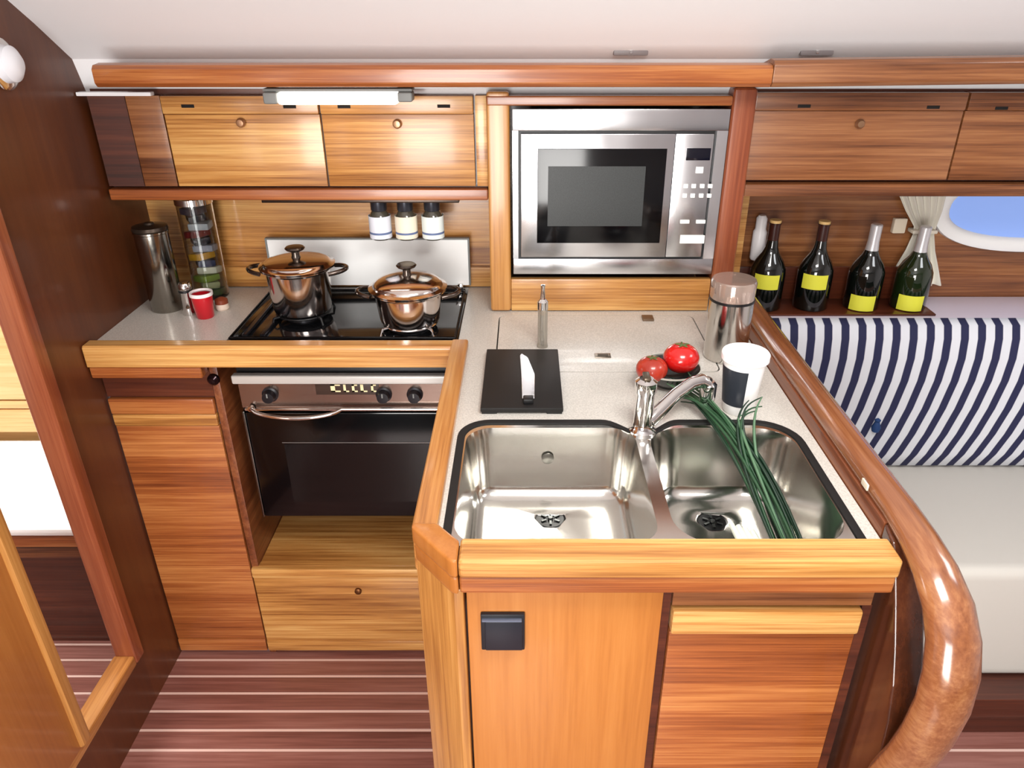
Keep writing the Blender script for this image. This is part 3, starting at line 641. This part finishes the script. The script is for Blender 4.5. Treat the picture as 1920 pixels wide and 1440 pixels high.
# ================================================================== ISLAND ITEMS
# chopping board + knife
c0 = at(905, 766, Z=ZC+0.012); c1 = at(1044, 655, Z=ZC+0.012)
bx0, bx1, by0, by1 = -0.0815, 0.0690, c0.y, c1.y
t = thing('chopping_board', 'black chopping board lying behind the left sink bowl', 'board', ((bx0+bx1)/2, (by0+by1)/2, ZC))
obj('slab', B(bx0, bx1, by0, by1, ZC+0.004, ZC+0.013, 0.002), plain('board_black', (18, 16, 15), 0.55), t)
for xx in (bx0+0.006, bx1-0.026):
    for yy in (by0+0.001, by1-0.021):
        obj('foot', B(xx-0.004, xx+0.024, yy, yy+0.02, ZC, ZC+0.005, 0.001), RUB, t)
t = thing('kitchen_knife', 'broad steel kitchen knife lying on the black board', 'knife', (0.003, (by0+by1)/2, ZC+0.013))
k0 = at(990, 748, Z=ZC+0.014); k1 = at(981, 664, Z=ZC+0.014); zk = ZC+0.0135
L_ = k1.y-k0.y
bl = MB().prism([(k0.x-0.011, k0.y), (k0.x+0.012, k0.y), (k0.x+0.014, k0.y+L_*0.5), (k1.x+0.010, k1.y-0.02), (k1.x-0.003, k1.y), (k1.x-0.007, k1.y-0.01), (k0.x-0.013, k0.y+L_*0.5)], 2, zk, zk+0.0025, 0.0006, 1)
obj('blade', bl, BRUSH, t)
obj('handle', B(k0.x-0.009, k0.x+0.010, k0.y-0.020, k0.y-0.001, zk-0.0003, zk+0.010, 0.003), BLACK, t)
# slim mill
c = at(1017, 650, Z=ZC)
t = thing('pepper_mill', 'slim tall chrome and glass mill behind the black board', 'mill', (c.x, c.y, ZC))
obj('body', MB().lathe((c.x, c.y, ZC), [(0, 0), (0.012, 0), (0.012, 0.004), (0.0105, 0.01), (0.0105, 0.085), (0.011, 0.088), (0, 0.088)], 24), plain('mill_glass', (190, 184, 172), 0.08, 0.3, trans=0.6), t)
obj('top', MB().lathe((c.x, c.y, ZC+0.0885), [(0, 0), (0.0115, 0), (0.0115, 0.016), (0.006, 0.022), (0.004, 0.042), (0.005, 0.052), (0, 0.053)], 24), CHROME, t)
# thermos / cafetiere
c = at(1358, 668, Z=ZC)
t = thing('storage_canister', 'tall steel canister with clear lid right of the microwave housing', 'canister', (c.x, c.y, ZC))
hh = at(1370, 522, Y=c.y).z-ZC
obj('body', MB().lathe((c.x, c.y, ZC), [(0, 0), (0.042, 0), (0.0445, 0.003), (0.0445, hh-0.045), (0, hh-0.045)], 44), steel('bright_steel', (206, 202, 196), 0.14), t)
obj('black_ring', MB().lathe((c.x, c.y, ZC+hh-0.0448), [(0, 0), (0.0455, 0), (0.0455, 0.005), (0, 0.005)], 44), BLACK, t)
obj('lid', MB().lathe((c.x, c.y, ZC+hh-0.0395), [(0, 0), (0.0445, 0), (0.0455, 0.034), (0.043, 0.039), (0, 0.039)], 44), plain('clear_lid', (196, 176, 164), 0.08, 0.25, trans=0.55, coat=0.4), t)
# white tub
c = at(1383, 768, Z=ZC)
zt_ = at(1392, 660, Y=c.y).z; ht = zt_-ZC
t = thing('white_tub', 'round white tub with a black label on the island corner', 'tub', (c.x, c.y, ZC))
c2 = Vector((c.x, c.y, ZC))
obj('body', MB().lathe(c2, [(0, 0), (0.026, 0), (0.028, 0.003), (0.0375, ht-0.014), (0, ht-0.014)], 44), plain('tub_white', (244, 244, 242), 0.35), t)
obj('lid', MB().lathe(c2+Vector((0, 0, ht-0.0138)), [(0, 0), (0.0405, 0), (0.0420, 0.002), (0.0420, 0.012), (0.0405, 0.014), (0.039, 0.0125), (0, 0.0125)], 44), plain('tub_lid', (246, 246, 246), 0.3), t)
lb = MB()
def lf(u, v):
    a = math.radians(-205+112*u); z = 0.020+(ht-0.044)*v; r_ = 0.0283+(0.0375-0.028)*(z/(ht-0.014))+0.0006
    return (c.x+r_*math.cos(a), c.y+r_*math.sin(a), ZC+z)
obj('label_patch', lb.grid(lf, 20, 4), plain('tub_label', (38, 42, 50), 0.4), t)
# bowl + tomatoes
tm = at(1277, 674, Z=ZC+0.060)
c = Vector((0.262, 1.262, ZC)); c = at(1262, 742, Z=ZC)+Vector((0, 0.05, 0)); c.z = ZC
t = thing('fruit_bowl', 'small black bowl holding the tomatoes beside the tap', 'bowl', tuple(c))
obj('body', MB().lathe(c, [(0, 0), (0.026, 0), (0.028, 0.003), (0.048, 0.018), (0.060, 0.036), (0.0575, 0.036), (0.046, 0.021), (0.026, 0.007), (0, 0.006)], 40), plain('bowl_black', (26, 30, 28), 0.25, coat=0.4), t)
obj('rim', MB().lathe(c, [(0.0575, 0.0362), (0.0605, 0.0362), (0.0605, 0.0385), (0.0575, 0.0385)], 40, cap=False), plain('bowl_rim', (190, 190, 180), 0.3), t)
tomm = plain('tomato_red', (200, 24, 22), 0.22, coat=0.6, noise=0.15, nscale=30)
def tomato(px, py, r, zc, label, colm):
    q = at(px, py, Z=zc)
    t = thing('tomato', label, 'tomato', (q.x, q.y, zc-r*0.86), 'tomatoes in the bowl')
    pr = []
    for k in range(17):
        a = -PI/2+PI*k/16; rr_ = r*math.cos(a)*(1+0.04*math.cos(a)); zz = r*0.86*math.sin(a)
        if k > 13: zz -= r*0.10*((k-13)/3)**2
        pr.append((max(0, rr_) if 0 < k < 16 else 0, zz+0))
    obj('flesh', MB().lathe((q.x, q.y, zc), pr, 32), colm, t, 60)
    cm = MB()
    for k in range(5):
        a = k*2*PI/5+0.3; zt0 = zc+r*0.80
        cm.tube([(q.x, q.y, zt0), (q.x+r*0.25*math.cos(a), q.y+r*0.25*math.sin(a), zt0+r*0.03), (q.x+r*0.42*math.cos(a), q.y+r*0.42*math.sin(a), zt0+r*0.02)], [r*0.06, r*0.07, r*0.01], 6)
    obj('calyx', cm, plain('calyx_green', (86, 96, 50), 0.6), t)
    return q
tomato(1277, 671, 0.0335, ZC+0.058, 'large round bright red tomato in the black bowl', tomm)
tomato(1222, 692, 0.0290, ZC+0.047, 'smaller duller red tomato behind the tap', plain('tomato_dull', (176, 52, 34), 0.3, coat=0.4, noise=0.2, nscale=30))
# small clear glass on the worktop corner
c = at(1426, 772, Z=ZC)
# spring onions
on = thing('spring_onions', 'bunch of long green spring onions trailing into the right sink bowl', 'vegetables', (0.34, 1.05, 0.80))
green = [plain('onion_green_a', (34, 70, 42), 0.4), plain('onion_green_b', (18, 44, 28), 0.4), plain('onion_green_c', (78, 112, 82), 0.4)]
ow_ = plain('onion_white', (232, 238, 222), 0.35)
random.seed(3)
def bez(P, n=18):
    out = []
    for i in range(n+1):
        u = i/n; Q = [Vector(p) for p in P]
        while len(Q) > 1: Q = [Q[k].lerp(Q[k+1], u) for k in range(len(Q)-1)]
        out.append(Q[0])
    return out
for i in range(26):
    s = random.uniform(-1, 1)
    st_ = Vector((0.285+random.uniform(-0.02, 0.03), 1.235+random.uniform(-0.05, 0.06), ZC+0.006+random.uniform(0.0, 0.03)))
    if i >= 20: st_ = Vector((0.385+random.uniform(-0.01, 0.03), 1.135+random.uniform(-0.02, 0.015), ZC+0.03+random.uniform(0, 0.03)))
    m1 = Vector(((0.318 if i < 20 else 0.38)+random.uniform(-0.03, 0.02)+0.01*s, 1.165 if i < 20 else 1.12, ZC+0.03+random.uniform(0, 0.02))); m2 = Vector((0.362+0.035*s, 1.10, ZC+0.012+random.uniform(0, 0.02))); m3 = Vector((0.395+0.03*s, 1.00, 0.85+random.uniform(-0.01, 0.03)))
    en = Vector((0.412+0.026*s, 0.875+random.uniform(-0.03, 0.03), 0.808+random.uniform(0, 0.03)))
    pts = bez([st_, m1, m2, m3, en], 20)
    n = len(pts); rad = [0.0010+0.0018*min(1, k/9) for k in range(n)]
    obj('leaf', MB().tube(pts, rad, 6), green[i % 3], on, 80)
for i in range(4):
    x = 0.362+0.010*i; yv = 0.965-0.006*i
    obj('stalk', MB().tube([(x-0.020, yv+0.03, 0.826), (x-0.010, yv-0.02, 0.815), (x, yv-0.07, 0.808), (x+0.006, yv-0.11, 0.807)], [0.0045, 0.006, 0.007, 0.009], 10), ow_, on, 80)
# ================================================================== WINE BOTTLES
sh = thing('rear_shelf', 'pale ledge behind the striped backrest carrying the wine bottles', 'shelf', (1.4, 1.86, 0.80))
obj('board', B(0.545, 2.3, 1.778, 1.948, 0.815, 0.870, 0.006), plain('ledge_white', (216, 206, 218), 0.4), sh)
rk = thing('bottle_rack', 'low dark wooden rack around the wine bottles', 'rack', (0.85, 1.86, 0.87))
x0r, x1r = 0.545, at(1738, 560, Y=1.86).x
obj('back_board', B(x0r, x1r, 1.915, 1.925, 0.871, 0.965, 0.002), DX, rk)
obj('base_board', B(x0r, x1r, 1.800, 1.915, 0.8705, 0.876, 0.001), DX, rk)
bpx = [(1440, 0.875), (1527, 0.875), (1618, 0.858), (1712, 0.858)]
names = ['dark wine bottle with brown neck nearest the microwave post', 'dark wine bottle with brown neck, second from the microwave post', 'wine bottle with silver capsule, third from the microwave post', 'green wine bottle with silver capsule in front of the curtain']
tops = [(1455, 412), (1547, 414), (1645, 420), (1737, 424)]
gl = plain('bottle_dark_glass', (9, 13, 10), 0.06, coat=0.6); gl2 = plain('bottle_green_glass', (22, 34, 14), 0.06, coat=0.6)
wine = []
for i, (tx, ty) in enumerate(tops):
    tp = at(tx, ty, Y=1.855); z0 = 0.8765; H = tp.z-z0
    r = 0.0445
    t = thing('wine_bottle', names[i], 'bottle', (tp.x, 1.855, z0), 'wine bottles behind the settee')
    c = Vector((tp.x, 1.855, z0))
    k_ = H
    prof = [(0, 0), (r*0.93, 0), (r, 0.004), (r, k_*0.40), (r*0.97, k_*0.46), (r*0.78, k_*0.55), (r*0.48, k_*0.64), (r*0.36, k_*0.70), (0.0135, k_*0.80), (0.013, k_*0.99), (0, k_*0.99)]
    obj('glass', MB().lathe(c, prof, 32), gl2 if i == 3 else gl, t, 50)
    if i < 2:
        obj('capsule', MB().lathe(c, [(0.0141, k_*0.76), (0.0139, k_*0.80), (0.0136, k_*0.955), (0.0155, k_*0.96), (0.0155, k_*0.972)], 24, cap=False), plain('capsule_brown', (52, 22, 16), 0.3), t)
        obj('cork', MB().lathe(c, [(0, k_*0.985), (0.0145, k_*0.97), (0.0145, k_), (0, k_)], 20), plain('cork_gold', (206, 170, 110), 0.5), t)
    else:
        obj('capsule', MB().lathe(c, [(0.0165, k_*0.70), (0.0142, k_*0.80), (0.0142, k_*0.99), (0.012, k_), (0, k_)], 24, cap=False), plain('capsule_silver', (206, 204, 206), 0.3, 0.5), t)
    hi = 0.100 if i < 2 else 0.060
    lo = hi-0.044
    lz = [at(1445, 516, Y=1.815).z, at(1445, 543, Y=1.815).z] if i < 2 else [at(1445, 555, Y=1.815).z, at(1445, 583, Y=1.815).z]
    def lg(u, v):
        a = math.radians(-90-52+84*u-(8)); return (c.x+(r+0.0006)*math.cos(a), c.y+(r+0.0006)*math.sin(a), lz[1]+(lz[0]-lz[1])*v)
    obj('paper_label', MB().grid(lg, 14, 2), plain('label_yellow_%d' % i, (216, 214, 64), 0.6), t)
# ================================================================== CURTAIN, PORTHOLE
pw = thing('porthole', 'oval porthole with white rim and blue glass at the right', 'window', (1.345, 1.945, 0.99))
cxp, czp = 1.36, 1.115; rx, rz = 0.250, 0.077
def ell(rx, rz, y, n=56, ex=2.4):
    o = []
    for k in range(n):
        a = 2*PI*k/n; ca, sa = math.cos(a), math.sin(a)
        o.append((cxp+rx*abs(ca)**(2/ex)*(1 if ca > 0 else -1), y, czp+rz*abs(sa)**(2/ex)*(1 if sa > 0 else -1)))
    return o
obj('rim', MB().loft([ell(rx+0.040, rz+0.040, 1.949), ell(rx+0.038, rz+0.038, 1.936), ell(rx+0.020, rz+0.020, 1.928), ell(rx+0.004, rz+0.004, 1.934), ell(rx, rz, 1.942)]), WPL, pw, 50)
obj('pane', MB().loft([ell(rx+0.002, rz+0.002, 1.941), ell(rx+0.002, rz+0.002, 1.945)], True, True), plain('sky_lit_glass', (120, 146, 205), 0.15, emit=(126, 156, 216), es=0.55), pw)
cu = MB()
rows = [(366, 1688, 1775), (395, 1700, 1768), (425, 1716, 1756), (440, 1714, 1752), (470, 1700, 1754), (500, 1682, 1760), (535, 1660, 1766)]
NU = 48
def row_at(v):
    s = v*(len(rows)-1); i = min(int(s), len(rows)-2); f = s-i
    return [rows[i][k]*(1-f)+rows[i+1][k]*f for k in range(3)]
def cf(u, v):
    y_, a_, b_ = row_at(v); p = at(a_+(b_-a_)*u, y_, Y=1.925)
    return (p.x, 1.928+0.010*math.sin(u*2*PI*6)*(0.6+0.4*abs(v-0.4)), p.z)
ct_ = thing('curtain', 'gathered white curtain beside the porthole', 'curtain', (at(1735, 535, Y=1.93).x, 1.93, 0.9))
obj('cloth', cu.grid(cf, NU, 18, 0.0015), plain('curtain_cloth', (226, 222, 210), 0.8), ct_, 70)
pa, pb = at(1712, 430, Y=1.915), at(1758, 436, Y=1.915)
obj('tieback', B(pa.x, pb.x, 1.912, 1.945, pb.z-0.004, pb.z+0.006, 0.004), plain('tie_cream', (214, 206, 190), 0.7), ct_)
p = at(1686, 423, Y=1.94)
tg = obj('wall_switch', B(p.x-0.017, p.x+0.017, 1.934, 1.9505, p.z-0.020, p.z+0.020, 0.004), CREAM)
tag(tg, 'small cream square switch on the red panelling by the curtain', 'switch')
p = at(1411, 470, Y=1.925)
rl = thing('reading_lamp', 'slim white lamp between microwave post and first wine bottle', 'lamp', (p.x+0.012, 1.925, 0.98))
obj('tube', MB().lathe((p.x+0.012, 1.922, 0.985), [(0, 0), (0.016, 0), (0.018, 0.004), (0.018, 0.075), (0.014, 0.082), (0.014, 0.11), (0.009, 0.118), (0, 0.118)], 20), plain('lamp_white', (230, 226, 226), 0.3), rl)
obj('bracket', B(p.x+0.004, p.x+0.020, 1.932, 1.9505, 1.02, 1.04, 0.002), GREY, rl)
# ================================================================== SETTEE
se = thing('settee', 'white settee with navy striped backrest right of the divider', 'settee', (1.4, 1.5, 0))
m, N, L, bs = newmat('striped_cloth')
tc = N.new('ShaderNodeTexCoord'); sp_ = N.new('ShaderNodeSeparateXYZ'); L.new(tc.outputs['UV'], sp_.inputs[0])
mm = N.new('ShaderNodeMath'); mm.operation = 'SINE'; ml = N.new('ShaderNodeMath'); ml.operation = 'MULTIPLY'; ml.inputs[1].default_value = 2*PI/0.0425
L.new(sp_.outputs['X'], ml.inputs[0]); L.new(ml.outputs[0], mm.inputs[0])
rp = N.new('ShaderNodeValToRGB'); rp.color_ramp.elements[0].position = 0.40; rp.color_ramp.elements[0].color = lin((28, 30, 66))
rp.color_ramp.elements[1].position = 0.52; rp.color_ramp.elements[1].color = lin((206, 208, 214))
mr = N.new('ShaderNodeMapRange'); mr.inputs['From Min'].default_value = -1; mr.inputs['From Max'].default_value = 1
L.new(mm.outputs[0], mr.inputs['Value']); L.new(mr.outputs[0], rp.inputs['Fac']); L.new(rp.outputs['Color'], bs.inputs['Base Color'])
bs.inputs['Roughness'].default_value = 0.85
prof_b = [(1.775, 0.50), (1.775, 0.80), (1.765, 0.875), (1.740, 0.890), (1.715, 0.880), (1.700, 0.850), (1.690, 0.80), (1.685, 0.74), (1.685, 0.66), (1.69, 0.58), (1.70, 0.51), (1.715, 0.465), (1.76, 0.455)]
t = bmesh.new(); uvl = t.loops.layers.uv.new('UVMap'); n = len(prof_b); NX = 30; XA, XB = 0.545, 2.3
V = [[t.verts.new((XA+(XB-XA)*i/NX, p[0], p[1])) for p in prof_b] for i in range(NX+1)]
def uvof(v):
    x, z = v.co.x, v.co.z
    return (x-0.10*min(0, z-0.88)*(-1)*0.0 + 0.30*max(0, 0.80-z)**1.5, z)
for i in range(NX):
    for k in range(n):
        f = t.faces.new((V[i][k], V[i+1][k], V[i+1][(k+1) % n], V[i][(k+1) % n]))
        for lp in f.loops: lp[uvl].uv = uvof(lp.vert)
for e_ in (V[0], V[-1][::-1]):
    f = t.faces.new(e_)
    for lp in f.loops: lp[uvl].uv = (0, 0)
bmesh.ops.recalc_face_normals(t, faces=t.faces[:])
k_ = MB(); k_.bm.free(); k_.bm = t
obj('backrest', k_, m, se, 60, label='backrest cushion in navy and white stripes')
vin = plain('seat_vinyl', (200, 196, 188), 0.6, bump=0.15, nscale=40)
obj('seat', B(0.545, 2.3, 1.30, 1.80, 0.118, 0.455, 0.03, 4), vin, se, label='plain off-white seat cushion')
obj('plinth', B(0.545, 2.3, 1.235, 1.60, 0.0, 0.116, 0.004), DX, se)
p = at(1643, 795, Y=1.685)
obj('tassel', MB().lathe((p.x, 1.682, p.z-0.02), [(0, 0), (0.009, 0.0), (0.012, 0.012), (0.006, 0.028), (0.008, 0.034), (0, 0.040)], 14), plain('tassel_blue', (24, 56, 104), 0.7), se)
# ================================================================== small fittings
p = at(2, 120, X=XL)
lp = thing('bulkhead_lamp', 'round chrome lamp on the bulkhead in the top left corner', 'lamp', (XL, p.y, p.z-0.04))
obj('base', MB().lathe((XL, p.y, p.z), [(0, 0), (0.045, 0), (0.045, 0.004), (0.038, 0.008), (0, 0.008)], 28, Matrix.Rotation(PI/2, 4, 'Y')), CHROME, lp)
obj('shade', MB().lathe((XL+0.008, p.y, p.z), [(0, 0), (0.033, 0), (0.031, 0.014), (0.018, 0.024), (0, 0.026)], 28, Matrix.Rotation(PI/2, 4, 'Y')), plain('frosted_white', (230, 232, 238), 0.3), lp)
for i, (a_, b_) in enumerate(((1150, 1215), (1500, 1562))):
    p0 = at(a_, 97, Y=1.68); p1 = at(b_, 97, Y=1.68)
    zz = 1.498
    q = thing('ceiling_fitting', ['small dark fitting on the white headliner above the microwave', 'small dark fitting on the white headliner above the right locker'][i], 'fitting', ((p0.x+p1.x)/2, 1.685, zz))
    obj('plate', B(p0.x, p1.x, 1.674, 1.690, zz, zz+0.014, 0.003), plain('fitting_grey_%d' % i, (120, 112, 112), 0.4), q)
    obj('screw', MB().lathe(((p0.x+p1.x)/2, 1.674, zz+0.007), [(0, 0), (0.004, 0), (0.003, 0.002), (0, 0.002)], 12, Matrix.Rotation(PI/2, 4, 'X')), CHROME, q)
